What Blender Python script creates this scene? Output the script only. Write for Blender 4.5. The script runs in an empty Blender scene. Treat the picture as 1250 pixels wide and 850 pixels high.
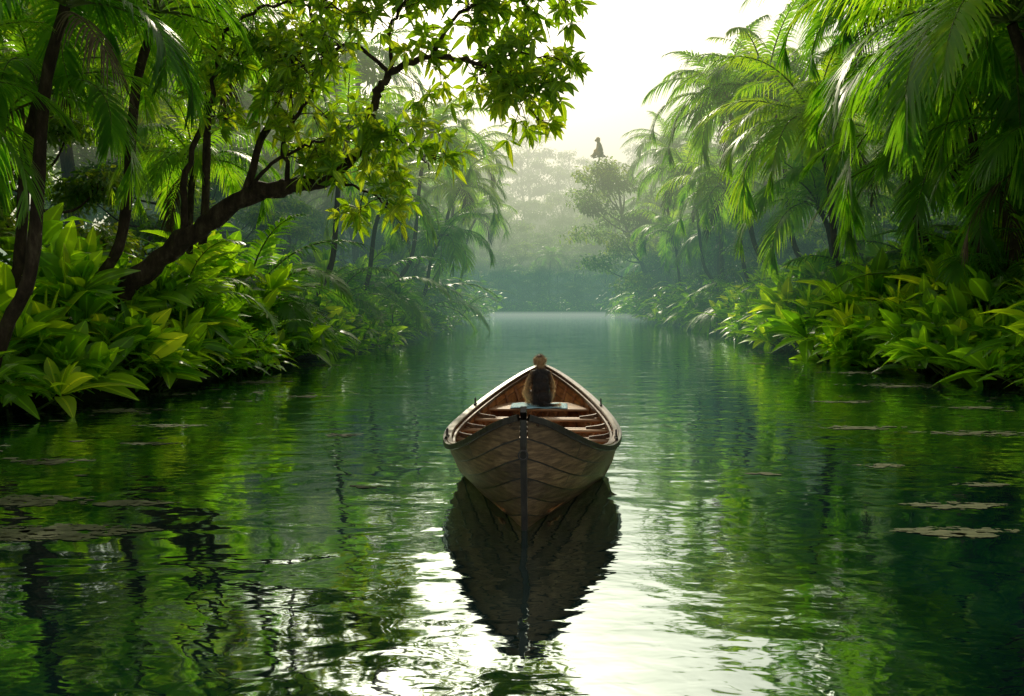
import bpy, bmesh, math, random, time
import numpy as np
from mathutils import Vector, Matrix
scene = bpy.context.scene
rng = np.random.default_rng(7)
random.seed(7)
Z = np.array([0, 0, 1.0])
T0 = time.time()

# ------------------------------------------------------------------ helpers
def nrm(a):
    a = np.asarray(a, float)
    return a / (np.linalg.norm(a, axis=-1, keepdims=True) + 1e-9)

class MB:
    def __init__(s):
        s.V, s.F, s.M, s.T, s.A, s.S = [], [], [], [], [], []
        s.n = 0
    def add(s, V, F, mat=0, tint=0.5, across=None, smooth=False):
        V = np.asarray(V, float).reshape(-1, 3); F = np.asarray(F, int).reshape(-1, 4)
        s.V.append(V); s.F.append(F + s.n); s.n += len(V)
        s.M.append(np.full(len(F), mat)); s.T.append(np.broadcast_to(np.asarray(tint, float), (len(F),)).copy())
        s.A.append(np.ones(len(V)) if across is None else np.asarray(across, float))
        s.S.append(np.full(len(F), smooth))
    def mesh(s, name, mats, warp=None):
        V = np.concatenate(s.V); F = np.concatenate(s.F)
        if warp is not None: V = warp(V)
        me = bpy.data.meshes.new(name)
        me.vertices.add(len(V)); me.vertices.foreach_set('co', V.ravel())
        me.loops.add(len(F) * 4); me.loops.foreach_set('vertex_index', F.ravel().astype(np.int32))
        me.polygons.add(len(F))
        me.polygons.foreach_set('loop_start', (np.arange(len(F)) * 4).astype(np.int32))
        me.polygons.foreach_set('material_index', np.concatenate(s.M).astype(np.int32))
        me.polygons.foreach_set('use_smooth', np.concatenate(s.S).astype(bool))
        for m in mats: me.materials.append(m)
        me.update(calc_edges=True)
        a = me.attributes.new('tint', 'FLOAT', 'FACE'); a.data.foreach_set('value', np.concatenate(s.T).astype(np.float32))
        a = me.attributes.new('across', 'FLOAT', 'POINT'); a.data.foreach_set('value', np.concatenate(s.A).astype(np.float32))
        return me

def obj(me, name, loc=(0, 0, 0), rz=0.0, sc=1.0, parent=None, rot=None):
    o = bpy.data.objects.new(name, me)
    o.location = loc
    o.rotation_euler = rot if rot is not None else (0, 0, rz)
    o.scale = (sc, sc, sc) if np.isscalar(sc) else sc
    scene.collection.objects.link(o)
    if parent: o.parent = parent
    return o

def empty(name, loc=(0, 0, 0), rz=0):
    e = bpy.data.objects.new(name, None); e.location = loc; e.rotation_euler = (0, 0, rz)
    scene.collection.objects.link(e); return e

def leaves(mb, P, D, U, L, W, ns=4, droop=0.2, fold=0.12, tint=0.5, mat=0, prof='broad', cols=3, smooth=True):
    P = np.asarray(P, float); N = len(P)
    D = nrm(D); U = np.broadcast_to(np.asarray(U, float), P.shape)
    L = np.broadcast_to(L, (N,)).astype(float); W = np.broadcast_to(W, (N,)).astype(float)
    droop = np.broadcast_to(droop, (N,)).astype(float); tint = np.broadcast_to(tint, (N,)).astype(float)
    S = nrm(np.cross(D, U)); Nn = np.cross(S, D)
    s = np.linspace(0, 1, ns + 1)
    C = P[:, None] + D[:, None] * (L[:, None] * s)[..., None] - Z * (droop[:, None] * L[:, None] * s ** 2)[..., None]
    if prof == 'broad': w = np.sin(np.pi * np.clip(s, 0.02, 0.985) ** 0.85) ** 0.8
    elif prof == 'strip': w = np.clip(1.02 - s, 0.04, 1) ** 0.6 * np.clip(s * 6 + .4, 0, 1)
    else: w = np.array([1 if 0 < i < ns else 0.25 for i in range(ns + 1)])
    w = W[:, None] * w
    if cols == 3:
        Lf = C - S[:, None] * (w / 2)[..., None] + Nn[:, None] * (w * fold)[..., None]
        Rt = C + S[:, None] * (w / 2)[..., None] + Nn[:, None] * (w * fold)[..., None]
        V = np.stack([Lf, C, Rt], 2); ac = np.tile(np.array([1, 0, 1.0]), N * (ns + 1))
    else:
        Lf = C - S[:, None] * (w / 2)[..., None]; Rt = C + S[:, None] * (w / 2)[..., None]
        V = np.stack([Lf, Rt], 2); ac = None
    k = cols; base = (np.arange(N) * (ns + 1) * k)[:, None, None]
    i = (np.arange(ns) * k)[None, :, None]; j = np.arange(k - 1)[None, None, :]
    a = base + i + j
    F = np.stack([a, a + 1, a + 1 + k, a + k], -1).reshape(-1, 4)
    mb.add(V.reshape(-1, 3), F, mat, np.repeat(tint, ns * (k - 1)), ac, smooth)

def tube(mb, pts, rad, n=6, mat=0, tint=0.5, smooth=True):
    pts = np.asarray(pts, float); m = len(pts)
    rad = np.broadcast_to(rad, (m,)).astype(float)
    T = nrm(np.gradient(pts, axis=0)); ov = np.abs(nrm(pts[-1] - pts[0]))
    ref = np.eye(3)[int(np.argmin(ov))]
    A = nrm(np.cross(T, ref)); B = np.cross(T, A)
    th = np.arange(n) * 2 * np.pi / n
    V = pts[:, None] + rad[:, None, None] * (A[:, None] * np.cos(th)[None, :, None] + B[:, None] * np.sin(th)[None, :, None])
    i = np.arange(m - 1)[:, None]; j = np.arange(n)[None, :]
    F = np.stack([i * n + j, i * n + (j + 1) % n, (i + 1) * n + (j + 1) % n, (i + 1) * n + j], -1)
    mb.add(V, F, mat, tint, None, smooth)

def crv(pts, n=6):
    p = np.asarray(pts, float)
    p = np.vstack([2 * p[0] - p[1], p, 2 * p[-1] - p[-2]])
    out = []
    for i in range(1, len(p) - 2):
        for t in np.linspace(0, 1, n, endpoint=False):
            a, b, c, d = p[i - 1], p[i], p[i + 1], p[i + 2]
            out.append(0.5 * ((2 * b) + (-a + c) * t + (2 * a - 5 * b + 4 * c - d) * t * t + (-a + 3 * b - 3 * c + d) * t ** 3))
    out.append(p[-2]); return np.array(out)

# ------------------------------------------------------------------ materials
def newmat(name):
    m = bpy.data.materials.new(name); m.use_nodes = True
    nt = m.node_tree; nt.nodes.clear()
    return m, nt, nt.nodes.new('ShaderNodeOutputMaterial')
def nd(nt, t, **kw):
    n = nt.nodes.new(t)
    for k, v in kw.items():
        if k in n.inputs: n.inputs[k].default_value = v
        else: setattr(n, k, v)
    return n
def ramp(nt, stops):
    r = nt.nodes.new('ShaderNodeValToRGB'); e = r.color_ramp.elements
    e[0].position, e[0].color = stops[0][0], (*stops[0][1], 1)
    e[1].position, e[1].color = stops[-1][0], (*stops[-1][1], 1)
    for p, c in stops[1:-1]:
        x = e.new(p); x.color = (*c, 1)
    return r
def mixc(nt, bt, fac, a, b):
    m = nt.nodes.new('ShaderNodeMix'); m.data_type = 'RGBA'; m.blend_type = bt
    for idx, v in ((0, fac), (6, a), (7, b)):
        if hasattr(v, 'is_linked'): nt.links.new(v, m.inputs[idx])
        elif idx == 0: m.inputs[0].default_value = v
        else: m.inputs[idx].default_value = (*v, 1)
    return m.outputs[2]

def leaf_mat(name, stops, tg=(2.0, 1.9, 0.8), tw=0.45, rough=0.38, rib=True):
    m, nt, out = newmat(name); lk = nt.links.new
    at = nd(nt, 'ShaderNodeAttribute', attribute_name='tint')
    oi = nd(nt, 'ShaderNodeObjectInfo')
    ad = nd(nt, 'ShaderNodeMath', operation='MULTIPLY_ADD'); lk(oi.outputs['Random'], ad.inputs[0]); ad.inputs[1].default_value = 0.3; lk(at.outputs['Fac'], ad.inputs[2])
    sb = nd(nt, 'ShaderNodeMath', operation='SUBTRACT'); lk(ad.outputs[0], sb.inputs[0]); sb.inputs[1].default_value = 0.12
    r = ramp(nt, stops); lk(sb.outputs[0], r.inputs[0]); col = r.outputs[0]
    if rib:
        ac = nd(nt, 'ShaderNodeAttribute', attribute_name='across')
        rr = ramp(nt, [(0.05, (1.9, 1.7, 1.7)), (0.16, (1, 1, 1)), (1.0, (.85, .92, .85))]); lk(ac.outputs['Fac'], rr.inputs[0])
        col = mixc(nt, 'MULTIPLY', 1.0, col, rr.outputs[0])
    p = nd(nt, 'ShaderNodeBsdfPrincipled', Roughness=rough); lk(col, p.inputs['Base Color'])
    p.inputs['Specular IOR Level'].default_value = 0.35
    t = nd(nt, 'ShaderNodeBsdfTranslucent'); lk(mixc(nt, 'MULTIPLY', 1.0, col, tg), t.inputs['Color'])
    mx = nd(nt, 'ShaderNodeMixShader'); mx.inputs[0].default_value = tw
    lk(p.outputs[0], mx.inputs[1]); lk(t.outputs[0], mx.inputs[2]); lk(mx.outputs[0], out.inputs['Surface'])
    return m

M_shrub = leaf_mat('shrub_leaf', [(0, (.025, .095, .010)), (.5, (.090, .22, .015)), (.85, (.18, .33, .02)), (1, (.24, .34, .03))], (3.5, 3.0, .6), .58, .34)
M_palm = leaf_mat('palm_leaf', [(0, (.020, .080, .012)), (.5, (.062, .175, .018)), (.85, (.12, .25, .022)), (1, (.17, .27, .03))], (3.5, 3.1, .7), .56, .38, rib=False)
M_tree = leaf_mat('tree_leaf', [(0, (.018, .058, .014)), (.5, (.052, .135, .018)), (.85, (.11, .20, .02)), (1, (.16, .22, .03))], (3.3, 2.9, .7), .5, .5, rib=False)
M_lean = leaf_mat('leaning_tree_leaf', [(0, (.025, .075, .008)), (.5, (.080, .18, .012)), (.85, (.155, .26, .015)), (1, (.21, .28, .03))], (3.1, 2.7, .55), .5, .4)

def solid(name, stops, scale=6, stretch=(1, 1, 1), rough=.6, bump=.3, spec=.3, coord='Object', tintmix=None, bdist=.02):
    m, nt, out = newmat(name); lk = nt.links.new
    tc = nd(nt, 'ShaderNodeTexCoord'); mp = nd(nt, 'ShaderNodeMapping'); lk(tc.outputs[coord], mp.inputs[0]); mp.inputs['Scale'].default_value = stretch
    nz = nd(nt, 'ShaderNodeTexNoise', Scale=scale, Detail=8.0, Roughness=.65); lk(mp.outputs[0], nz.inputs['Vector'])
    r = ramp(nt, stops); lk(nz.outputs['Fac'], r.inputs[0]); col = r.outputs[0]
    if tintmix:
        at = nd(nt, 'ShaderNodeAttribute', attribute_name='tint')
        r2 = ramp(nt, [(0, tintmix[0]), (1, tintmix[1])]); lk(at.outputs['Fac'], r2.inputs[0])
        col = mixc(nt, 'MULTIPLY', 1.0, col, r2.outputs[0])
    p = nd(nt, 'ShaderNodeBsdfPrincipled', Roughness=rough); lk(col, p.inputs['Base Color']); p.inputs['Specular IOR Level'].default_value = spec
    b = nd(nt, 'ShaderNodeBump', Strength=bump, Distance=bdist); lk(nz.outputs['Fac'], b.inputs['Height']); lk(b.outputs[0], p.inputs['Normal'])
    lk(p.outputs[0], out.inputs['Surface'])
    return m
M_bark = solid('bark', [(.3, (.014, .010, .006)), (.55, (.055, .038, .022)), (.75, (.13, .10, .06))], 7, (1, 1, .35), .85, .9, .2, bdist=.05)
M_stem = solid('green_stem', [(.3, (.05, .09, .015)), (.7, (.14, .18, .03))], 8, (1, 1, 1), .5, .1)
M_dead = solid('dead_frond', [(.3, (.06, .045, .02)), (.7, (.14, .10, .045))], 8, (1, 1, 1), .8, .1)
M_soil = solid('soil', [(.3, (.010, .012, .006)), (.5, (.02, .03, .010)), (.7, (.045, .05, .02))], .8, (1, 1, 1), .9, .8, .2, bdist=.2)
M_algae = solid('algae_scum', [(.3, (.05, .065, .025)), (.6, (.10, .115, .045)), (.8, (.17, .17, .08))], 5, (1, 1, 1), .8, .3, .2)
M_hull = solid('hull_wood', [(.3, (.052, .029, .013)), (.5, (.155, .090, .042)), (.72, (.31, .20, .10))], 7, (1.2, .35, 5.0), .34, .4, .5, tintmix=((.5, .5, .5), (1.45, 1.4, 1.3)))
M_inner = solid('inner_wood', [(.3, (.14, .05, .016)), (.5, (.38, .15, .048)), (.72, (.58, .28, .10))], 5, (3, .5, 3), .38, .3, .45, tintmix=((.65, .65, .65), (1.3, 1.25, 1.2)))
M_seat = solid('seat_wood', [(.3, (.18, .085, .035)), (.5, (.42, .22, .095)), (.75, (.62, .40, .21))], 5, (.5, 5, 3), .4, .3, .45, tintmix=((.7, .7, .7), (1.2, 1.2, 1.2)))
M_rail = solid('rail_wood', [(.3, (.05, .024, .011)), (.55, (.13, .066, .030)), (.75, (.26, .15, .07))], 6, (3, .6, 3), .38, .3, .4)
M_dark = solid('dark_stem_wood', [(.3, (.018, .015, .012)), (.6, (.048, .038, .028)), (.8, (.09, .07, .05))], 6, (3, 3, .7), .3, .3, .5)
M_mat = solid('blue_cloth', [(.35, (.18, .42, .5)), (.65, (.5, .68, .7))], 7, (1, 3, 1), .8, .3)
M_iron = solid('iron', [(.3, (.02, .018, .016)), (.7, (.08, .06, .05))], 20, (1, 1, 1), .4, .2, .5)

def fur_mat(name, back, mid, side):
    m, nt, out = newmat(name); lk = nt.links.new
    tc = nd(nt, 'ShaderNodeTexCoord'); nz = nd(nt, 'ShaderNodeTexNoise', Scale=22.0, Detail=6.0); lk(tc.outputs['Object'], nz.inputs['Vector'])
    at = nd(nt, 'ShaderNodeAttribute', attribute_name='tint')
    a = nd(nt, 'ShaderNodeMath', operation='MULTIPLY_ADD'); lk(nz.outputs['Fac'], a.inputs[0]); a.inputs[1].default_value = .4; lk(at.outputs['Fac'], a.inputs[2])
    r = ramp(nt, [(.25, back), (.55, mid), (.95, side)]); lk(a.outputs[0], r.inputs[0])
    p = nd(nt, 'ShaderNodeBsdfPrincipled', Roughness=.6); lk(r.outputs[0], p.inputs['Base Color'])
    p.inputs['Sheen Weight'].default_value = .3
    t = nd(nt, 'ShaderNodeBsdfTranslucent'); lk(r.outputs[0], t.inputs['Color'])
    mx = nd(nt, 'ShaderNodeMixShader'); mx.inputs[0].default_value = .35; lk(p.outputs[0], mx.inputs[1]); lk(t.outputs[0], mx.inputs[2])
    lk(mx.outputs[0], out.inputs['Surface']); return m
M_fur = fur_mat('monkey_fur', (.022, .015, .011), (.20, .115, .05), (.80, .55, .26))
M_skin = solid('monkey_skin', [(.3, (.05, .03, .022)), (.7, (.14, .08, .06))], 20, (1, 1, 1), .5, .1)

# water
m, nt, out = newmat('river_water'); lk = nt.links.new
tc = nd(nt, 'ShaderNodeTexCoord')
mp = nd(nt, 'ShaderNodeMapping'); mp.inputs['Scale'].default_value = (.8, 1.25, 1); lk(tc.outputs['Object'], mp.inputs[0])
n1 = nd(nt, 'ShaderNodeTexNoise', Scale=1.1, Detail=2.0, Roughness=.45, Distortion=.6); lk(mp.outputs[0], n1.inputs['Vector'])
n2 = nd(nt, 'ShaderNodeTexNoise', Scale=5.0, Detail=2.0, Roughness=.5, Distortion=.3); lk(mp.outputs[0], n2.inputs['Vector'])
n3 = nd(nt, 'ShaderNodeTexNoise', Scale=.22, Detail=1.0); lk(tc.outputs['Object'], n3.inputs['Vector'])
mr = nd(nt, 'ShaderNodeMapRange'); lk(n3.outputs['Fac'], mr.inputs[0]); mr.inputs[1].default_value = .4; mr.inputs[2].default_value = .62; mr.inputs[3].default_value = .04; mr.inputs[4].default_value = .28
mm = nd(nt, 'ShaderNodeMath', operation='MULTIPLY'); lk(n2.outputs['Fac'], mm.inputs[0]); lk(mr.outputs[0], mm.inputs[1])
ad = nd(nt, 'ShaderNodeMath', operation='ADD'); lk(n1.outputs['Fac'], ad.inputs[0]); lk(mm.outputs[0], ad.inputs[1])
bp = nd(nt, 'ShaderNodeBump', Strength=1.0, Distance=.023); lk(ad.outputs[0], bp.inputs['Height'])
df = nd(nt, 'ShaderNodeBsdfDiffuse'); df.inputs[0].default_value = (.001, .016, .016, 1)
gl = nd(nt, 'ShaderNodeBsdfGlossy', Roughness=.035); gl.inputs[0].default_value = (.80, .94, .91, 1)
lk(bp.outputs[0], gl.inputs['Normal'])
lw = nd(nt, 'ShaderNodeFresnel', IOR=1.33)
m2 = nd(nt, 'ShaderNodeMapRange'); lk(lw.outputs[0], m2.inputs[0]); m2.inputs[1].default_value = .02; m2.inputs[2].default_value = .4; m2.inputs[3].default_value = .42; m2.inputs[4].default_value = .85
mx = nd(nt, 'ShaderNodeMixShader'); lk(m2.outputs[0], mx.inputs[0]); lk(df.outputs[0], mx.inputs[1]); lk(gl.outputs[0], mx.inputs[2]); lk(mx.outputs[0], out.inputs['Surface'])
M_water = m

# ------------------------------------------------------------------ terrain + water
LY, LX = [-60, 15, 21, 33, 52, 80, 130, 160], [-12, -10, -8.6, -7.8, -6.9, -7.2, -7.5, -8]
RY, RX = [-60, 15, 21.7, 30.6, 48, 63, 116, 160], [15, 13.5, 12.8, 12, 14.5, 16.5, 19, 20]
def bankL(y): return np.interp(y, LY, LX)
def bankR(y): return np.interp(y, RY, RX)
def sst(a, b, x):
    t = np.clip((x - a) / (b - a), 0, 1); return t * t * (3 - 2 * t)
def ground(x, y):
    x = np.asarray(x, float); y = np.asarray(y, float)
    s = np.maximum(np.maximum(bankL(y) - x, x - bankR(y)), y - 160)
    s = s + .35 * np.sin(y * 1.3 + x * .4) + .25 * np.sin(y * 2.9 + 1) * np.sin(x * 2.1)
    z = -1.0 + 1.35 * sst(-2.0, .8, s) + .10 * np.clip(s, 0, 60) + .15 * np.sin(x * .7) * np.sin(y * .6) * sst(0, 4, s)
    hill = sst(195, 330, y + .12 * np.abs(x - 30)) * (20 + 7 * np.sin(x * .025 + 1.2) + 3 * np.sin(x * .055))
    return z + hill
def axis(parts):
    return np.unique(np.concatenate([np.arange(a, b, st) for a, b, st in parts]))
xs = axis([(-900, -100, 40), (-100, -30, 5), (-30, 30, .6), (30, 100, 5), (100, 901, 40)])
ys = axis([(-60, 0, 3), (0, 60, .7), (60, 170, 2), (170, 400, 8), (400, 1301, 60)])
X, Y = np.meshgrid(xs, ys, indexing='ij'); G = ground(X, Y)
nx, ny = X.shape; i = np.arange(nx - 1)[:, None]; j = np.arange(ny - 1)[None]
mb = MB(); mb.add(np.stack([X, Y, G], -1), np.stack([i * ny + j, (i + 1) * ny + j, (i + 1) * ny + j + 1, i * ny + j + 1], -1), 0, .5, None, True)
obj(mb.mesh('ground', [M_soil]), 'ground')
mb = MB(); mb.add([(-50, -60, 0), (50, -60, 0), (50, 168, 0), (-50, 168, 0)], [(0, 1, 2, 3)])
obj(mb.mesh('water', [M_water]), 'water')

# ------------------------------------------------------------------ plants
def rosette(mb, P, axis_, n, L, W, spread=(.5, 1.2), mat=0, tint=.5, droop=.3, ns=5, fold=.14):
    axis_ = nrm(np.array(axis_, float)); a0 = nrm(np.cross(axis_, [.3, .8, .1])); b0 = np.cross(axis_, a0)
    th = np.arange(n) * 2.4 + rng.uniform(0, 6); sp = np.linspace(spread[0], spread[1], n) + rng.normal(0, .12, n)
    D = axis_ * np.cos(sp)[:, None] + (a0 * np.cos(th)[:, None] + b0 * np.sin(th)[:, None]) * np.sin(sp)[:, None]
    l = L * rng.uniform(.7, 1.15, n)
    st = P + D * (.08 * L)
    leaves(mb, st, D, axis_ + rng.normal(0, .25, (n, 3)), l, W * l / L * rng.uniform(.85, 1.15, n), ns, droop * rng.uniform(.5, 1.5, n), fold,
           np.clip(tint + rng.normal(0, .13, n), 0, 1), mat)

def make_shrub(R=1.5, H=2.4, nro=26, nl=11, L=.95, W=.27):
    mb = MB()
    for k in range(nro):
        a = rng.uniform(0, 6.283); r = R * math.sqrt(rng.uniform(0, 1)); h = H * (1 - .75 * (r / R) ** 1.8) * rng.uniform(.55, 1)
        P = np.array([r * math.cos(a), r * math.sin(a), max(.1, h - .45)])
        ax = np.array([.5 * math.cos(a) * r / R, .5 * math.sin(a) * r / R, 1.0]) + rng.normal(0, .15, 3)
        base = np.array([P[0] * .45, P[1] * .45, -.3])
        tube(mb, crv([base, (base + P) / 2 + rng.normal(0, .06, 3), P], 3), np.linspace(.035, .018, 7), 5, 1)
        rosette(mb, P, ax, nl, L, W, (.1, 1.2), 0, rng.uniform(.25, .95), .34)
    return mb.mesh('shrub', [M_shrub, M_stem])

def add_frond(mb, base, az, elev, L, sag, Ll=.9, npair=45, mat=0, rmat=1, tint=.5, ldroop=.55, lw=.075):
    h = np.array([math.cos(az), math.sin(az), 0])
    uu = np.linspace(0, 1, 60); ang = elev - sag * uu ** 1.25; st = L / 59
    tw = rng.normal(0, .25); side0 = np.array([-h[1], h[0], 0])
    hx = np.cumsum(np.cos(ang)) * st; hz = np.cumsum(np.sin(ang)) * st
    C = base + h * hx[:, None] + Z * hz[:, None] + side0 * (tw * L * .35 * uu ** 2)[:, None]
    T = nrm(np.gradient(C, axis=0))
    idx = np.linspace(0, 59, 14).astype(int)
    tube(mb, C[idx], np.linspace(.035, .006, 14) * L / 3.5, 4, rmat)
    us = np.linspace(.13, .995, npair)
    for sgn in (-1, 1):
        q = np.clip(us + rng.normal(0, .004, npair), 0, 1)
        Pp = np.stack([np.interp(q, uu, C[:, c]) for c in range(3)], -1); Tt = nrm(np.stack([np.interp(q, uu, T[:, c]) for c in range(3)], -1))
        Sd = nrm(np.cross(Tt, Z) * 1.0 + 1e-4); Up = np.cross(Sd, Tt)
        al = np.interp(q, [0, .3, .8, 1], [.25, .6, .95, 1.35]) + rng.normal(0, .06, npair)
        D = Sd * (sgn * np.cos(al))[:, None] + Tt * np.sin(al)[:, None] + Up * .22
        l = Ll * np.interp(q, [0, .15, .4, .75, 1], [.35, .75, 1, .75, .35]) * rng.uniform(.88, 1.08, npair)
        leaves(mb, Pp, D, Up + D * .01, l, lw * L / 3.5, 4, ldroop * rng.uniform(.7, 1.4, npair), 0, np.clip(tint + rng.normal(0, .08, npair), 0, 1), mat, 'strip', 2)

def make_palm(base, crown, nf=20, L=3.6, tr=.13, Ll=.95, npair=44, bend=.6, sagm=1.0, tint=.5, dead=1):
    mb = MB(); c = np.array(crown, float) - np.array(base, float)
    mid = c * .5; mid[2] += -.1 * c[2]; mid[:2] += c[:2] * .25 * bend
    path = crv([np.array([0, 0, -.4]), mid * .6, mid, c * .8 + Z * 0, c], 7)
    m = len(path); rad = np.linspace(tr * 1.25, tr * .8, m) * (1 + .07 * np.sin(np.arange(m) * 2.2))
    tube(mb, path, rad, 8, 2)
    for k in range(nf):
        az = k * 2.39996 + rng.normal(0, .15); q = k / nf
        elev = 1.35 - 1.25 * q + rng.normal(0, .1)
        sag = (1.35 + .9 * q + rng.normal(0, .15)) * sagm
        add_frond(mb, c + Z * .05 + rng.normal(0, .03, 3), az, elev, L * rng.uniform(.82, 1.1), sag, Ll, npair, 0, 1, np.clip(tint + .22 * (1 - q) - .1 + rng.normal(0, .1), 0, 1), rng.uniform(.4, .8))
    for k in range(dead):
        add_frond(mb, c - Z * .1, rng.uniform(0, 6.28), -.2, L * .8, 1.4, Ll * .7, 26, 3, 3, .5, 1.0)
    return mb.mesh('palm', [M_palm, M_stem, M_bark, M_dead])

def make_young(nf=16, L=3.6, Ll=.85, tint=.55, lw=.09, npair=34):
    mb = MB()
    for k in range(nf):
        q = k / nf
        add_frond(mb, np.array([rng.normal(0, .25), rng.normal(0, .25), -.1]), k * 2.4 + rng.normal(0, .2), 1.45 - .75 * q + rng.normal(0, .08), L * rng.uniform(.7, 1.1), 1.5 + .7 * q, Ll, npair, 0, 1,
                  np.clip(tint + rng.normal(0, .12), 0, 1), rng.uniform(.3, .6), lw)
    return mb.mesh('young_palm', [M_palm, M_stem])

def make_tree(H=20, R=5.5, crown0=.35, nlobe=9, ncl=11, nleaf=70, ls=.42, cr=1.25, warp=None):
    mb = MB(); tb = crv([(0, 0, -1), (rng.normal(0, .3), rng.normal(0, .3), H * .3), (rng.normal(0, .7), rng.normal(0, .7), H * .6), (rng.normal(0, .9), rng.normal(0, .9), H * .88)], 5)
    tube(mb, tb, np.linspace(H * .018, H * .005, len(tb)), 7, 1)
    for a in range(nlobe):
        q = (a + .5) / nlobe; hz = H * (crown0 + (.94 - crown0) * q); rr = R * (math.sin(math.pi * (q * .75 + .2)) ** .8) * rng.uniform(.5, .95)
        th = a * 2.4 + rng.uniform(-.4, .4); lc = np.array([rr * math.cos(th), rr * math.sin(th), hz])
        k = int(np.clip((crown0 + (.7 - crown0) * q) * len(tb) / .9, 1, len(tb) - 1)); s = tb[k]
        tube(mb, crv([s, s * .45 + lc * .55 + np.array([0, 0, -.4]), lc], 4), np.linspace(H * .007, H * .002, 9), 5, 1)
        lr = R * rng.uniform(.33, .5)
        lt = rng.uniform(.25, .75)
        for c in range(ncl):
            v = nrm(rng.normal(0, 1, 3)); v[2] = abs(v[2]) * .8 - .15
            cc = lc + v * lr * np.array([1, 1, .7]) * rng.uniform(.6, 1.1)
            tube(mb, [lc, (lc + cc) / 2 + rng.normal(0, .1, 3), cc], [H * .002, .02, .01], 4, 1)
            n = int(nleaf * rng.uniform(.6, 1.3)); d = nrm(rng.normal(0, 1, (n, 3))); rad = cr * rng.uniform(.25, 1.0, (n, 1)) ** .6
            P = cc + d * rad * np.array([1, 1, .55]) * rng.uniform(.75, 1.2)
            D = d * np.array([1, 1, .4]) + rng.normal(0, .45, (n, 3)) - Z * .25
            leaves(mb, P, D, Z + rng.normal(0, .4, (n, 3)), ls * rng.uniform(.6, 1.2, n), ls * .42, 2, .25, .1,
                   np.clip(lt + rng.normal(0, .12) + rng.normal(0, .1, n), 0, 1), 0, 'diamond', 2, False)
    return mb.mesh('tree', [M_tree, M_bark], warp)

def make_under(R=2.4, H=1.6, n=560, L=.5):
    mb = MB(); a = rng.uniform(0, 6.28, n); r = R * np.sqrt(rng.uniform(0, 1, n)); z = H * rng.uniform(.0, 1, n) * (1 - .6 * (r / R) ** 2)
    lump = .6 + .5 * np.sin(a * 3 + 1) * np.sin(r * 2.3)
    P = np.stack([r * np.cos(a), r * np.sin(a), z * lump], -1); D = rng.normal(0, 1, (n, 3)); D[:, 2] = np.abs(D[:, 2]) * .5
    leaves(mb, P, D, Z + rng.normal(0, .3, (n, 3)), L * rng.uniform(.5, 1.3, n), L * .3, 3, .5, .12, np.clip(.35 + .2 * np.sin(a * 4) + rng.normal(0, .12, n), 0, 1), 0)
    for k in range(10):
        add_frond(mb, np.array([rng.normal(0, R * .4), rng.normal(0, R * .4), .1]), rng.uniform(0, 6.28), rng.uniform(.7, 1.3), 1.7, 1.5, .3, 22, 1, 2, rng.uniform(.3, .7), .3, .1)
    return mb.mesh('undergrowth', [M_shrub, M_palm, M_stem])

shrubs = [make_shrub(1.5, 2.5, 26, 11, 1.05, .33), make_shrub(1.7, 2.1, 30, 10, .95, .30), make_shrub(1.3, 2.8, 24, 12, 1.1, .36), make_shrub(1.6, 2.3, 26, 10, 1.15, .30)]
trees = [make_tree(20, 5.5), make_tree(22, 6.2, .3, 11), make_tree(18, 5.0, .25, 9), make_tree(24, 6.5, .4, 11)]
fars = [make_tree(18, 6.0, .06, 13, 9, 46, .62, 1.5), make_tree(20, 6.5, .1, 14, 9, 46, .62, 1.6), make_tree(22, 6.0, .08, 14, 9, 44, .62, 1.6), make_tree(17, 7.0, .1, 13, 10, 44, .62, 1.6)]
smtrees = [make_tree(9, 3.0, .12, 10, 9, 80, .30, .75), make_tree(10, 3.4, .1, 11, 9, 80, .32, .8)]
unders = [make_under(), make_under(2.6, 2.0, 620, .6), make_under(2.2, 1.3, 520, .4)]
palms = [make_palm((0, 0, 0), (1.2, .4, 7), 20, 3.6), make_palm((0, 0, 0), (-.8, .6, 9), 22, 4.0, .15, 1.0), make_palm((0, 0, 0), (.5, -.3, 5), 18, 3.3), make_palm((0, 0, 0), (.3, .3, 13), 22, 4.4, .17, 1.1)]
youngs = [make_young(), make_young(18, 4.2, 1.0, .65, .1), make_young(14, 3.0, .7, .45)]
R_ = lambda a, b: float(rng.uniform(a, b))
def at(me, name, x, y, sc=1, parent=None, dz=0):
    return obj(me, name, (x, y, float(ground(x, y)) + dz), R_(0, 6.28), sc, parent)

y = 12.0
while y < 62:
    x = float(bankL(y)); at(shrubs[int(R_(0, 4))], 'broadleaf_shrub', x - R_(.1, .8), y, R_(.75, 1.1) * (1 + .006 * y), None, -.1)
    if y > 14: at(shrubs[int(R_(0, 4))], 'broadleaf_shrub', x - R_(2.2, 3.2), y + R_(-.8, .8), R_(1.0, 1.3) * (1 + .006 * y), None, .2)
    y += R_(1.6, 2.4) * (1 + .014 * y)
y = 17.0
while y < 66:
    x = float(bankR(y))
    if y < 38 or R_(0, 1) < .6:
        at(shrubs[int(R_(0, 4))], 'broadleaf_shrub', x + R_(.1, .8), y, R_(.95, 1.35) * (1 + .005 * y), None, -.1)
        at(shrubs[int(R_(0, 4))], 'broadleaf_shrub', x + R_(2.2, 3.2), y + R_(-.8, .8), R_(1.2, 1.55), None, .3)
    y += R_(1.8, 2.6) * (1 + .014 * y)
for side, bf, step, o1, o2 in ((-1, bankL, 4.0, 3.6, 5.4), (1, bankR, 3.1, 3.2, 5.0)):
    y = 18.0
    while y < 62:
        at(youngs[int(R_(0, 3))], 'young_palm', float(bf(y)) + side * R_(o1, o2), y, R_(1.0, 1.4) * (1.12 if side > 0 else 1), None, .5)
        y += step * R_(.8, 1.2) * (1 + .01 * y)
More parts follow.
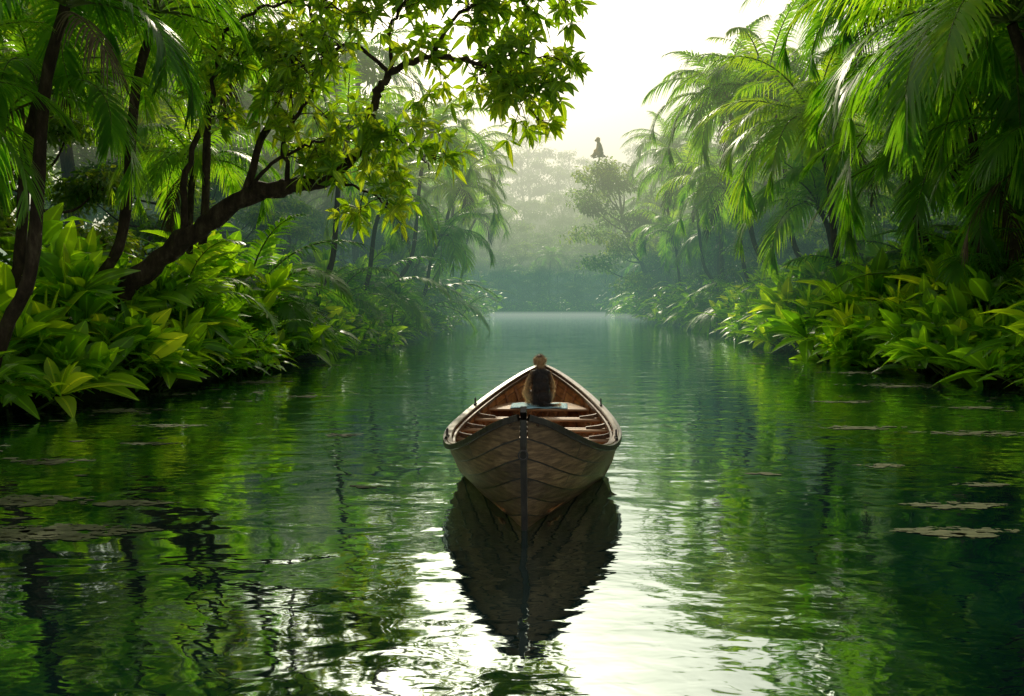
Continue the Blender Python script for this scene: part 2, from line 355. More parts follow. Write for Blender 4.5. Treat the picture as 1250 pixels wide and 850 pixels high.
for (yx, yy, ys_) in ((15.3, 22.5, 1.4), (15.2, 26.5, 1.4), (14.9, 30.5, 1.4), (15.0, 34.5, 1.5), (16.2, 40, 1.6), (17.2, 46, 1.6), (-9.6, 31, 1.3), (-9.2, 41, 1.4), (-9, 50, 1.5)):
    at(youngs[int(R_(0, 3))], 'young_palm', yx, yy, ys_, None, .8)
obj(make_young(13, 3.2, 1.0, .95, .2, 26), 'young_palm', (-8.5, 22.6, float(ground(-8.5, 22.6)) + 1.7), 1.0, .9)

ug = empty('undergrowth')
for side, bf in ((-1, bankL), (1, bankR)):
    for row, (s0, st, sc) in enumerate([(1.0, 3.0, 1.0), (3.8, 3.6, 1.7), (7.5, 5, 2.3)]):
        y = 8.0
        while y < 165:
            at(unders[int(R_(0, 3))], 'undergrowth_patch', float(bf(y)) + side * (s0 + R_(-.5, .6)), y, sc * R_(.8, 1.2) * (1 + .006 * y), ug, -.15)
            y += st * (1 + .022 * y) * R_(.8, 1.2)
for k in range(14):
    at(unders[k % 3], 'undergrowth_patch', -9 + k * 2.4, R_(160.3, 162), R_(1.8, 2.6), ug, -.2)

for side, bf, o1, o2 in ((-1, bankL, 6.0, 8.0), (1, bankR, 5.2, 7.2)):
    y = 13.0
    while y < 60:
        at(smtrees[int(R_(0, 2))], 'understory_tree', float(bf(y)) + side * R_(o1, o2), y, R_(.75, 1.05), None)
        y += R_(3.8, 5.0) * (1 + .01 * y)
    for s0, st in ((11.5, 6.5), (18, 9)):
        y = 16.0 + R_(0, 3)
        while y < 64:
            at(trees[int(R_(0, 4))], 'rainforest_tree', float(bf(y)) + side * (s0 + R_(-1, 1.5)), y, R_(.85, 1.15), None)
            y += st * R_(.85, 1.2)

df_ = empty('distant_forest')
for side, bf in ((-1, bankL), (1, bankR)):
    for s0, st, h in ((2.4, 6.5, .46), (6.0, 9, .85), (13, 11, 1.15), (21, 14, 1.35)):
        y = 64.0 + R_(0, 3)
        while y < 175:
            hh = h * R_(.8, 1.2)
            at(fars[int(R_(0, 4))], 'far_tree', float(bf(min(y, 160))) + side * (s0 + R_(-1, 1.5)), y, (hh * .9, hh * .9, hh), df_, -1)
            if R_(0, 1) < .45: at(palms[int(R_(0, 4))], 'far_palm', float(bf(min(y, 160))) + side * (s0 * .3 + R_(0, .8)), y + 3, R_(1.1, 1.6), df_)
            y += st * R_(.8, 1.2)
    for y in np.arange(64, 150, 9.0):
        at(youngs[int(R_(0, 3))], 'far_young_palm', float(bf(y)) + side * R_(.6, 1.6), y + R_(-2, 2), R_(1.3, 1.9), df_, .3)
for row, (yy, h) in enumerate(((162.5, .42), (168, .62), (178, .8), (192, .95), (212, 1.0), (240, 1.1), (275, 1.25), (315, 1.4))):
    x = -60.0 - row * 6
    while x < 70 + row * 6:
        if row > 2 or -12 < x < 26:
            hh = h * R_(.75, 1.2) * (1 + .25 * math.exp(-((x + 20) / 18) ** 2))
            at(fars[int(R_(0, 4))], 'far_tree', x, yy + R_(-2, 3), (hh, hh, hh), df_, -1)
            if row < 3 and R_(0, 1) < .4: at(palms[int(R_(0, 4))], 'far_palm', x + 2, yy - 1, R_(1.0, 1.5), df_)
        x += (6.0 + row * 1.1) * R_(.8, 1.2)

# palms  (base x,y, crown x,y,z, L, nf, tint, sag)
HP = [(-9.8, 15.2, -7.5, 14.6, 7.0, 3.1, 17, .65, 1.0), (-11.0, 17.5, -9.3, 17, 6.1, 3.2, 17, .6, 1.0), (-10.4, 19.5, -7.6, 18.6, 8.2, 3.4, 17, .75, 1.0),
      (-9.6, 24.5, -8.0, 23.5, 9.4, 3.6, 18, .75, 1.0), (-11.5, 14.3, -9.4, 13.5, 4.9, 2.6, 15, .6, 1.0), (-10.6, 27, -9.6, 26, 6.2, 3.2, 18, .8, 1.0), (-9.3, 38, -7.2, 38, 9.5, 4.0, 20, .85, 1.0),
      (-8.8, 56, -5.2, 56, 13.0, 4.8, 22, .85, 1.0), (-8.6, 66, -4.0, 66, 11.0, 4.8, 22, .85, 1.0), (-9.5, 46, -6.8, 46, 7.5, 4.2, 20, .85, 1.0), (-8.6, 75, -4.0, 75, 15.0, 5.2, 22, .8, 1.0),
      (-8.2, 60, -5.0, 60, 6.5, 4.4, 20, .8, 1.0), (-8.4, 88, -3.6, 88, 11, 5.0, 22, .8, 1.0),
      (14.6, 20.5, 10.7, 18.6, 8.0, 5.2, 26, .75, 1.0), (15.0, 25, 12.4, 24.0, 8.2, 5.0, 24, .6, 1.0), (14.6, 33.5, 11.7, 33.5, 8.8, 5.0, 26, .75, 1.0),
      (15.5, 30, 12.8, 29.0, 12.4, 5.0, 24, .6, 1.0), (17.0, 44, 12.8, 43.5, 12.6, 5.4, 24, .7, 1.0), (17.3, 50, 12.3, 50, 13.6, 5.4, 24, .8, 1.0), (18, 57, 14.2, 57, 9.6, 5.0, 22, .75, 1.0), (15.6, 22.5, 13.4, 21, 5.8, 4.0, 20, .6, 1.0),
      (16, 38, 13.2, 37, 6.2, 4.8, 22, .65, 1.0), (15.5, 19.5, 12.6, 17.8, 9.6, 4.8, 24, .65, 1.0), (16.5, 27, 13.8, 27, 6.2, 4.8, 22, .6, 1.0), (19, 72, 14.5, 72, 13, 5.2, 22, .75, 1.0), (18.5, 84, 15.5, 84, 9, 5.0, 20, .75, 1.0)]
for (bx, by, cx, cy, cz, L, nf, tt, sg) in HP:
    bz = float(ground(bx, by))
    obj(make_palm((bx, by, bz), (cx, cy, cz), nf, L, .075 + L * .012, L * .25, 50, .6, sg, tt, 1), 'palm_tree', (bx, by, bz))

# ------------------------------------------------------------------ leaning tree
mb = MB()
B0 = [(-10.3, 20.6, .1), (-9.1, 20, 2.2), (-7.6, 19.8, 3.45), (-6.1, 19.5, 4.4), (-5.0, 19.3, 4.65), (-4.15, 19, 4.75), (-3.3, 18.8, 5.4), (-3.0, 18.7, 6.3), (-2.6, 18.5, 6.95), (-1.7, 18.2, 7.2), (-.7, 18, 7.0), (.3, 17.9, 6.6)]
def branch(pts, r0, r1, fol=(.3, 10), wob=.05, tw=.8, leafL=.36):
    p = crv(pts, 6); p = p + rng.normal(0, wob, p.shape) * np.linspace(.3, 1, len(p))[:, None]
    tube(mb, p, np.linspace(r0, r1, len(p)) ** 1.0 * (1 + .08 * np.sin(np.arange(len(p)) * 1.7)), 8, 1)
    n = fol[1]
    for k in range(n):
        u = fol[0] + (1 - fol[0]) * (k + rng.uniform(0, 1)) / n; i_ = min(int(u * (len(p) - 1)), len(p) - 1); s = p[i_]
        t_ = nrm(p[min(i_ + 1, len(p) - 1)] - p[max(i_ - 1, 0)])
        d = nrm(rng.normal(0, 1, 3) * np.array([1, .9, .7]) + t_ * .7 + Z * .15)
        ln = tw * rng.uniform(.5, 1.3); e = s + d * ln - Z * .12 * ln; mid = (s + e) / 2 + Z * .06
        tube(mb, crv([s, mid, e], 3), np.linspace(max(.012, r1 * .8), .007, 7), 4, 1)
        tt = rng.uniform(.35, .85)
        rosette(mb, e, d + Z * .3, 8, leafL, leafL * .36, (.4, 1.7), 0, tt, .3, 4)
        for q in range(4):
            sd = nrm(d + rng.normal(0, .7, 3)); s2 = s + (e - s) * rng.uniform(.35, .9); e2 = s2 + sd * rng.uniform(.25, .6)
            tube(mb, [s2, e2], [.008, .005], 4, 1)
            rosette(mb, e2, sd + Z * .2, 6, leafL * .95, leafL * .34, (.4, 1.7), 0, tt, .3, 4)
p0 = crv(B0, 8); p0 = p0 + rng.normal(0, .025, p0.shape)
uu = np.linspace(0, 1, len(p0))
tube(mb, p0, np.interp(uu, [0, .1, .3, .5, .75, 1], [.34, .25, .2, .13, .075, .02]) * (1 + .1 * np.sin(np.arange(len(p0)) * 1.3)), 12, 1)
branch(B0[-4:], .02, .012, (0.05, 12))
branch([B0[3], (-5.4, 19.4, 6.3), (-4.8, 19.3, 7.6), (-4.2, 19, 9.0)], .10, .03, (.35, 12))
branch([B0[4], (-4.9, 18.6, 5.6), (-4.2, 18.2, 6.5), (-3.9, 18, 7.4)], .06, .02, (.4, 7))
branch([B0[8], (-3.4, 18.3, 7.5), (-4.1, 18.3, 7.1), (-4.9, 18.2, 6.9)], .05, .02, (.2, 9))
branch([B0[9], (-1.2, 17.9, 7.9), (-.2, 17.8, 8.35), (1.2, 17.7, 8.3)], .05, .015, (.15, 16))
branch([B0[8], (-2.5, 18.2, 7.9), (-1.9, 18, 8.6), (-.8, 17.6, 9.1)], .05, .015, (.2, 12))
branch([(-4.2, 19, 9.0), (-2.6, 18.4, 9.1), (-.8, 18, 9.0), (1.0, 17.8, 8.8)], .04, .012, (.05, 20))
branch([(-6.3, 19, 8.0), (-5.2, 18.4, 8.3), (-4.2, 18, 8.2), (-3.2, 17.8, 7.9)], .04, .012, (.05, 12))
branch([B0[10], (0, 17.9, 6.5), (.5, 17.9, 5.9)], .025, .012, (.1, 9), tw=.5)
branch([B0[10], (.2, 17.9, 7.2), (1.1, 17.9, 6.9)], .025, .012, (.1, 9), tw=.5)
branch([B0[5], (-3.5, 18.7, 4.6), (-2.9, 18.6, 4.3), (-2.6, 18.5, 3.9)], .04, .012, (.35, 6), tw=.5)
branch([B0[3], (-5.4, 19.0, 5.0), (-4.6, 18.7, 5.4), (-3.8, 18.5, 5.5), (-2.8, 18.4, 5.5)], .05, .015, (.3, 14), tw=.6)
branch([B0[2], (-7.2, 19.2, 5.2), (-6.6, 19, 6.6), (-6.3, 19, 8.0)], .09, .03, (.45, 8))
branch([B0[6], (-2.7, 18.6, 5.6), (-2.2, 18.4, 5.4), (-1.7, 18.3, 4.9)], .03, .012, (.2, 8), tw=.5)
obj(mb.mesh('leaning_tree', [M_lean, M_bark]), 'leaning_tree')

# ------------------------------------------------------------------ algae
mb = MB()
def patch(cx, cy, wx, wy, n):
    for k in range(n):
        a = rng.uniform(0, 6.28); r = math.sqrt(rng.uniform(0, 1)); x = cx + wx * r * math.cos(a) * (1 + .3 * math.sin(3 * a)); y = cy + wy * r * math.sin(a)
        s = rng.uniform(.008, .06) * (1.4 - r); th = np.arange(8) * math.pi / 4; q = rng.uniform(.5, 1.2, 8)
        V = np.stack([x + s * 2.2 * q * np.cos(th), y + s * q * np.sin(th), np.full(8, .004 + .0002 * (len(mb.V) % 20))], -1)
        mb.add(V, [(0, 1, 2, 7), (7, 2, 3, 6), (6, 3, 4, 5)], 0)
for a in [(-4.0, 7.4, .75, .3, 330), (-5.0, 8.6, .7, .28, 160), (-3.9, 8.5, .5, .13, 90), (-5.9, 10.8, .5, .22, 90), (-7.3, 16, .9, .4, 120), (-6.5, 22, .9, .5, 120), (-6.3, 28, .8, .9, 130), (-5.8, 42, 1.2, 1.6, 200), (-5.5, 55, 1.4, 3, 260),
          (3.9, 7.4, .5, .2, 120), (4.4, 8.4, .45, .16, 80), (7.4, 13.2, 1.2, .3, 120), (5.6, 13.8, .9, .25, 80), (9.6, 21, 1.3, .7, 160), (10.2, 25, 1.2, .6, 140), (11, 36, 1.6, 1.3, 160), (12.5, 50, 2, 2, 200), (4.6, 10.5, .3, .15, 35), (-2.6, 13, .3, .2, 25),
          (-5.6, 14, .6, .2, 60), (-4.5, 18.5, .6, .3, 50), (6.8, 17.5, .8, .3, 60), (8.2, 29, .8, .5, 70), (-1.6, 9.3, .15, .08, 14), (3.0, 10.0, .2, .08, 16), (-7.6, 19, .7, .3, 80), (-5.2, 12.2, .4, .12, 40), (9.0, 16.5, .7, .25, 60), (5.2, 9.4, .35, .1, 40)]:
    patch(*a)
for k in range(380):
    sd = rng.choice([-1, 1]); yy = rng.uniform(7, 40); xx = (float(bankL(yy)) + abs(rng.normal(0, 2.4)) + .5) if sd < 0 else (float(bankR(yy)) - abs(rng.normal(0, 2.4)) - .5)
    patch(xx, yy, .03, .02, 2)
obj(mb.mesh('floating_algae', [M_algae]), 'floating_algae')

# ------------------------------------------------------------------ boat
LB = 7.2
boat = empty('wooden_rowboat', (.10, 7.3, 0), -math.atan2(.41, 7.2))
def hw(t):
    return .03 + .95 * np.where(t < .4, (1 - (np.clip(.4 - t, 0, 1) / .4) ** 2.2) ** .7, (1 - (np.clip(t - .4, 0, 1) / .6) ** 2.2) ** .8)
def zg(t): return .52 + .51 * np.clip((.27 - t) / .27, 0, 1) ** 2.5 + .43 * np.clip((t - .45) / .55, 0, 1) ** 2.2
def sec(t, v, inset=0.0):
    t = np.asarray(t, float); v = np.asarray(v, float)
    m_ = np.clip(np.maximum((.34 - t) / .34, (t - .75) / .25), 0, 1) ** .7 * .92
    kz = -.3 + .12 * m_
    x = hw(t) * ((1 - m_) * np.sin(v * np.pi / 2) ** .75 + m_ * v ** 1.05)
    z = kz + (zg(t) - kz) * ((1 - m_) * (1 - np.cos(v * np.pi / 2)) ** .95 + m_ * v)
    y = LB * t + .32 * (1 - v) ** 1.4 * (1 - t) ** 10 - .32 * (1 - v) ** 1.4 * t ** 10
    x = np.maximum(x - inset, .0); z = z + inset * (1 - v) * .9
    return x, y, z
NS = 7; vb = np.linspace(0, 1, NS + 1)
mb = MB()
for sgn in (-1, 1):
    for k in range(NS):
        br = sorted(((np.arange(1, 11) + (.5 if k % 2 else 0) + rng.uniform(-.15, .15, 10)) / 11.3).tolist())
        ts = np.linspace(0, 1, 61).tolist()
        for b in br: ts += [b - .0008, b + .0008]
        ts = np.array(sorted(ts))
        vv = np.linspace(vb[k], vb[k + 1], 4); lap = .010 * (1 - np.linspace(0, 1, 4))
        Tt, Vv = np.meshgrid(ts, vv, indexing='ij'); x, y_, z = sec(Tt, Vv)
        x = (x + lap[None, :]) * sgn
        V = np.stack([x, y_, z], -1); a = len(ts)
        seg = np.searchsorted(br, (ts[:-1] + ts[1:]) / 2); tn = rng.uniform(.1, .9, 14)[seg]
        sl = np.array([any(abs((ts[q] + ts[q + 1]) / 2 - b) < .0004 for b in br) for q in range(a - 1)])
        ii = np.arange(a - 1)[:, None]; jj = np.arange(3)[None]
        F = np.stack([ii * 4 + jj, (ii + 1) * 4 + jj, (ii + 1) * 4 + jj + 1, ii * 4 + jj + 1], -1)
        mb.add(V, F, 0, np.repeat(tn, 3), None, True); mb.M[-1] = np.repeat(np.where(sl, 1, 0), 3)
        xe, ye, ze = sec(ts, np.full(a, vb[k]))
        E = np.stack([np.stack([xe * sgn, ye, ze - .003], -1), np.stack([(xe + .010) * sgn, ye, ze], -1)], 1)
        mb.add(E, np.stack([np.arange(a - 1) * 2, np.arange(a - 1) * 2 + 1, np.arange(a - 1) * 2 + 3, np.arange(a - 1) * 2 + 2], -1), 1, .3)
        if k > 0:
            x1, y1, z1 = sec(ts, np.full(a, vb[k] - .010)); x2, y2, z2 = sec(ts, np.full(a, vb[k] + .0))
            E = np.stack([np.stack([(x1 + .0035) * sgn, y1, z1], -1), np.stack([(x2 + .0035) * sgn, y2, z2], -1)], 1)
            mb.add(E, np.stack([np.arange(a - 1) * 2, np.arange(a - 1) * 2 + 1, np.arange(a - 1) * 2 + 3, np.arange(a - 1) * 2 + 2], -1), 1, .3)
obj(mb.mesh('hull_planks', [M_hull, M_dark]), 'hull_planks', parent=boat)
mb = MB()
ts = np.linspace(.012, .988, 60)
for sgn in (-1, 1):
    for k in range(8):
        vv = np.linspace(k / 8, (k + 1) / 8 - .008, 3); Tt, Vv = np.meshgrid(ts, vv, indexing='ij'); x, y_, z = sec(Tt, Vv, .035)
        V = np.stack([x * sgn, y_, z], -1); ii = np.arange(59)[:, None]; jj = np.arange(2)[None]
        mb.add(V, np.stack([ii * 3 + jj, (ii + 1) * 3 + jj, (ii + 1) * 3 + jj + 1, ii * 3 + jj + 1], -1), 0, rng.uniform(.15, .9), None, True)
    Tt, Vv = np.meshgrid(ts, np.linspace(0, 1, 12), indexing='ij'); x, y_, z = sec(Tt, Vv, .028)
    V = np.stack([x * sgn, y_, z], -1); ii = np.arange(59)[:, None]; jj = np.arange(11)[None]
    mb.add(V, np.stack([ii * 12 + jj, (ii + 1) * 12 + jj, (ii + 1) * 12 + jj + 1, ii * 12 + jj + 1], -1), 1)
obj(mb.mesh('inner_planking', [M_inner, M_dark]), 'inner_planking', parent=boat)

def boxsweep(mb, pts, side, w, h, mat=0, tint=.5):
    pts = np.asarray(pts, float); side = nrm(side); T = nrm(np.gradient(pts, axis=0)); up = nrm(np.cross(side, T)); up = up * np.sign(up[:, 2:3] + 1e-9)
    c = w * .12
    prof = [(-w / 2 + c, -h / 2), (w / 2 - c, -h / 2), (w / 2, -h / 2 + c), (w / 2, h / 2 - c), (w / 2 - c, h / 2), (-w / 2 + c, h / 2), (-w / 2, h / 2 - c), (-w / 2, -h / 2 + c)]
    V = np.stack([pts + side * a + up * b for a, b in prof], 1); m = len(pts); n = 8
    i = np.arange(m - 1)[:, None]; j = np.arange(n)[None]
    mb.add(V, np.stack([i * n + j, i * n + (j + 1) % n, (i + 1) * n + (j + 1) % n, (i + 1) * n + j], -1), mat, tint)
    for e in (0, m - 1):
        mb.add(V[e], [(0, 1, 2, 7), (7, 2, 3, 6), (6, 3, 4, 5)], mat, tint)
mb = MB(); ts = np.linspace(0.0, 1.0, 90)
for sgn in (-1, 1):
    x, y_, z = sec(ts, np.ones(90))
    P = np.stack([x * sgn, y_, z], -1); T = nrm(np.gradient(P, axis=0)); sd = nrm(np.cross(T, np.broadcast_to(Z, T.shape))) * sgn
    boxsweep(mb, P + sd * .026 + Z * .004, sd, .04, .055, 1)
    boxsweep(mb, P[1:-1] - sd[1:-1] * .022 + Z * .022, sd[1:-1], .066, .034, 0)
    boxsweep(mb, P[3:-3] - sd[3:-3] * .075 - Z * .03, sd[3:-3], .03, .05, 0)
obj(mb.mesh('gunwale_rails', [M_rail, M_dark]), 'gunwale_rails', parent=boat)
mb = MB()
for t in np.linspace(.07, .93, 17):
    for sgn in (-1, 1):
        v = np.linspace(.12, .99, 14); x, y_, z = sec(np.full(14, t), v, .052)
        P = np.stack([x * sgn, y_, z], -1); boxsweep(mb, P, np.tile([0, 1.0, 0], (14, 1)), .045, .035, 0, rng.uniform(.2, .6))
obj(mb.mesh('ribs', [M_inner]), 'ribs', parent=boat)
def x_at(t, zz):
    v = np.linspace(0, 1, 200); x, _, z = sec(np.full(200, t), v, .035); return float(np.interp(zz, z, x))
mb = MB()
for k, f in enumerate(np.linspace(-.9, .9, 8)):
    tt = np.linspace(.09, .92, 24); P = np.array([(f * x_at(t, .06) * .98, LB * t, .06) for t in tt])
    boxsweep(mb, P, np.tile([1.0, 0, 0], (24, 1)), .15, .022, 0, rng.uniform(.2, .9))
obj(mb.mesh('floorboards', [M_inner]), 'floorboards', parent=boat)
mb = MB()
for yl, zz, wd in ((1.75, .42, .22), (2.75, .40, .24), (3.55, .40, .24), (4.4, .42, .24)):
    t = yl / LB; xx = x_at(t, zz)
    for o, w_ in ((-wd / 4 - .003, wd / 2 - .006), (wd / 4 + .003, wd / 2 - .006)):
        n = 12; P = np.stack([np.linspace(-xx, xx, n), np.full(n, yl + o), np.full(n, zz)], -1)
        boxsweep(mb, P, np.tile([0, 1.0, 0], (n, 1)), w_, .04, 0, rng.uniform(.1, .9))
    for sgn in (-1, 1):
        P = crv([(sgn * (xx - .28), yl, zz + .022), (sgn * (xx - .09), yl, zz + .05), (sgn * (xx + .01), yl, zz + .09)], 4); boxsweep(mb, P, np.tile([0, 1.0, 0], (len(P), 1)), .05, .05, 1)
obj(mb.mesh('thwarts', [M_seat, M_rail]), 'thwarts', parent=boat)
mb = MB()
for k in range(6):
    yl = 5.18 + k * .15; t = yl / LB; xx = x_at(t, .46) - .01; n = 8
    P = np.stack([np.linspace(-xx, xx, n), np.full(n, yl), np.full(n, .46)], -1); boxsweep(mb, P, np.tile([0, 1.0, 0], (n, 1)), .144, .035, 0, rng.uniform(.1, .9))
obj(mb.mesh('stern_bench', [M_seat]), 'stern_bench', parent=boat)
mb = MB()
gx, gy = np.meshgrid(np.linspace(-.42, .42, 22), np.linspace(5.11, 5.72, 16), indexing='ij')
gz = .485 + .006 * np.sin(gx * 23 + gy * 9) + .005 * np.sin(gy * 31); i = np.arange(21)[:, None]; j = np.arange(15)[None]
gF = np.stack([i * 16 + j, (i + 1) * 16 + j, (i + 1) * 16 + j + 1, i * 16 + j + 1], -1)
mb.add(np.stack([gx, gy + .02 * np.sin(gx * 9), gz + .008], -1), gF, 0, .5, None, True)
cm = obj(mb.mesh('cloth_mat', [M_mat]), 'cloth_mat', parent=boat); sm = cm.modifiers.new('s', 'SOLIDIFY'); sm.thickness = .012
mb = MB()
v = np.linspace(0, 1, 16)
x, y_, z = sec(np.zeros(16), v); P = np.stack([x * 0, y_ - .02, z], -1); P = np.vstack([P, [0, -.03, 1.05], [0, .01, 1.075]])
boxsweep(mb, P, np.tile([1.0, 0, 0], (len(P), 1)), .056, .13, 0)
x, y_, z = sec(np.ones(16), v); P = np.stack([x * 0, y_ + .02, z], -1); P = np.vstack([P, [0, LB + .03, .98], [0, LB, 1.02]])
boxsweep(mb, P, np.tile([1.0, 0, 0], (len(P), 1)), .08, .12, 0)
P = np.array([(0, .35, -.27), (0, 2, -.32), (0, 5, -.32), (0, 6.85, -.27)]); boxsweep(mb, P, np.tile([1.0, 0, 0], (4, 1)), .07, .08, 0)
for yl in (.10, .2, .3):
    for yy_, tt_ in ((yl, yl / LB), (LB - yl, 1 - yl / LB)):
        xx = float(hw(np.array(tt_))) - .05; zz = float(zg(np.array(tt_))) - .01
        if xx > .04: boxsweep(mb, np.array([(-xx, yy_, zz), (0, yy_, zz + .01), (xx, yy_, zz)]), np.tile([0, 1.0, 0], (3, 1)), .096, .03, 1)
obj(mb.mesh('stem_posts', [M_dark, M_rail]), 'stem_posts', parent=boat)
mb = MB()
for yl in (1.9, 4.6):
    for sgn in (-1, 1):
        t = yl / LB; x0 = sgn * float(hw(np.array(t))); z0 = float(zg(np.array(t))) + .04
        tube(mb, [(x0, yl, z0 - .03), (x0, yl, z0 + .02)], .016, 8, 0)
        th = np.linspace(-.9, math.pi + .9, 14); tube(mb, np.stack([np.full(14, x0), yl + .04 * np.cos(th), z0 + .055 - .04 * np.sin(th)], -1), .010, 6, 0)
        tube(mb, [(x0, yl - .09, z0), (x0, yl + .09, z0)], .02, 6, 0)
th = np.linspace(0, 6.283, 18); tube(mb, np.stack([.04 * np.cos(th), np.full(18, -.10), .72 + .04 * np.sin(th)], -1), .008, 6, 0)
obj(mb.mesh('oarlocks', [M_iron]), 'oarlocks', parent=boat)

# ------------------------------------------------------------------ monkey
def build_monkey():
    bm = bmesh.new()
    def el(c, r, seg=16):
        bmesh.ops.create_uvsphere(bm, u_segments=seg, v_segments=seg // 2 + 2, radius=1, matrix=Matrix.Translation(c) @ Matrix.Diagonal((*r, 1)))
    def limb(pts):
        for (a, ra), (b, rb) in zip(pts[:-1], pts[1:]):
            a_, b_ = Vector(a), Vector(b); n = max(2, int((b_ - a_).length / (min(ra, rb) * .5)))
            for k in range(n + 1):
                q = k / n; r = ra + (rb - ra) * q; el(a_.lerp(b_, q), (r, r, r), 8)
    el((0, 0, .10), (.145, .135, .11)); el((0, .01, .21), (.135, .12, .14)); el((0, .03, .32), (.12, .105, .12)); el((0, .05, .41), (.115, .085, .07))
    el((0, .07, .48), (.06, .06, .07)); el((0, .09, .57), (.08, .088, .08)); el((-.02, .17, .54), (.045, .05, .038)); el((0, .15, .59), (.062, .035, .022))
    for s in (-1, 1):
        el((s * .088, .09, .575), (.014, .026, .03)); el((s * .05, .14, .535), (.03, .03, .03))
        limb([((s * .112, .05, .40), .052), ((s * .195, .09, .24), .040), ((s * .155, .23, .08), .03), ((s * .14, .27, .035), .025)])
        limb([((s * .09, .02, .09), .085), ((s * .19, .17, .16), .054), ((s * .125, .22, .05), .033), ((s * .13, .31, .025), .025)])
        for f in range(4):
            limb([((s * .14 + (f - 1.5) * .013, .28, .03), .009), ((s * .14 + (f - 1.5) * .017, .325, .016), .0075)])
            limb([((s * .13 + (f - 1.5) * .014, .32, .02), .01), ((s * .13 + (f - 1.5) * .018, .365, .012), .008)])
        limb([((s * .12, .26, .03), .009), ((s * .095, .285, .014), .008)])
    limb([((0, -.10, .06), .024), ((.06, -.16, .025), .02), ((.15, -.18, .02), .017), ((.24, -.13, .02), .015), ((.28, -.04, .02), .013)])
    me = bpy.data.meshes.new('mk'); bm.to_mesh(me); bm.free()
    o = bpy.data.objects.new('tmp', me); scene.collection.objects.link(o)
    r = o.modifiers.new('r', 'REMESH'); r.mode = 'VOXEL'; r.voxel_size = .008; r.use_smooth_shade = True
    sm = o.modifiers.new('s', 'SMOOTH'); sm.factor = .5; sm.iterations = 3
    dg = bpy.context.evaluated_depsgraph_get(); me2 = bpy.data.meshes.new_from_object(o.evaluated_get(dg))
    bpy.data.objects.remove(o)
    n = len(me2.vertices); co = np.zeros(n * 3); me2.vertices.foreach_get('co', co); co = co.reshape(-1, 3)
    nor = np.zeros(n * 3); me2.vertices.foreach_get('normal', nor); nor = nor.reshape(-1, 3)
    mb = MB()
    polys = [list(p.vertices) for p in me2.polygons]; polys = np.array([p for p in polys if len(p) == 4])
    def tint(c):   # dark saddle on the back, golden flanks with rim light painted in, tan head with a darker crown
        side = np.abs(c[:, 0]) / .2; t = .03 + 1.1 * np.clip(side - .55, 0, 1) + .2 * (c[:, 1] > .14)
        t += .5 * sst(.45, .51, c[:, 2]) * (1 - .55 * sst(.60, .635, c[:, 2])); return np.clip(t, 0, .9)
    cen = co[polys].mean(1); face = (cen[:, 1] > .16) & (cen[:, 2] > .49)
    mb.add(co, polys, 0, tint(cen), None, True); mb.M[-1] = np.where(face, 1, 0)
    pick = rng.choice(n, 11000); pick = pick[~((co[pick, 1] > .15) & (co[pick, 2] > .48))]
    P = co[pick]; D = nor[pick] * .7 + np.array([0, -.05, -.65]) + rng.normal(0, .25, (len(pick), 3))
    D[P[:, 2] > .58] += np.array([0, -.2, .6])
    leaves(mb, P - nor[pick] * .004, D, nor[pick] + rng.normal(0, .4, (len(pick), 3)), rng.uniform(.018, .04, len(pick)), .006, 1, .1, 0,
           np.clip(tint(P) + rng.normal(.05, .10, len(pick)) + .3 * (np.abs(P[:, 0]) > .14), 0, 1), 0, 'strip', 2)  # side tufts tinted lighter, rim light painted into the fur colour
    return mb.mesh('monkey', [M_fur, M_skin])
mk = build_monkey()
th = boat.rotation_euler[2]
lx, ly = 0.03, 5.34
wx = boat.location[0] + lx * math.cos(th) - ly * math.sin(th); wy = boat.location[1] + lx * math.sin(th) + ly * math.cos(th)
obj(mk, 'monkey', (wx, wy, .503), math.radians(10), (1.0, 1.05, 1.16))

# tall tree leaning over the river that carries the far monkey
tx, ty = 18.5, 110.0
g = float(ground(tx, ty)); LEAN = -7.6
def warp(V):
    V = V.copy(); V[:, 0] += LEAN * np.clip(V[:, 2] / 22, 0, 1.2) ** 1.2; return V
mt = make_tree(21, 6.5, .15, 19, 9, 70, .55, 1.5, warp)
V = np.array([v.co[:] for v in mt.vertices]); near = V[np.abs(V[:, 0] - LEAN) < 1.2]; tp = near[np.argmax(near[:, 2])]
obj(mt, 'monkey_perch_tree', (tx, ty, g))
mb = MB(); tube(mb, crv([(LEAN * .8, 0, 17), (tp[0] - .3, tp[1] * .7, tp[2] - 1.6), (tp[0], tp[1], tp[2] + .2)], 5), np.linspace(.16, .07, 11), 6, 0)
tube(mb, crv([(tp[0] - .9, tp[1], tp[2] - .05), (tp[0], tp[1], tp[2] + .15), (tp[0] + 1.1, tp[1], tp[2] + .07)], 4), np.linspace(.09, .05, 9), 6, 0)
obj(mb.mesh('perch_branch', [M_bark]), 'perch_branch', (0, 0, 0), parent=bpy.data.objects['monkey_perch_tree'])
obj(mk, 'monkey', (tx + tp[0], ty + tp[1] - .1, g + tp[2] + .15), math.radians(75), (3.2, 3.2, 3.7))
print('perch top', tx + tp[0], g + tp[2])

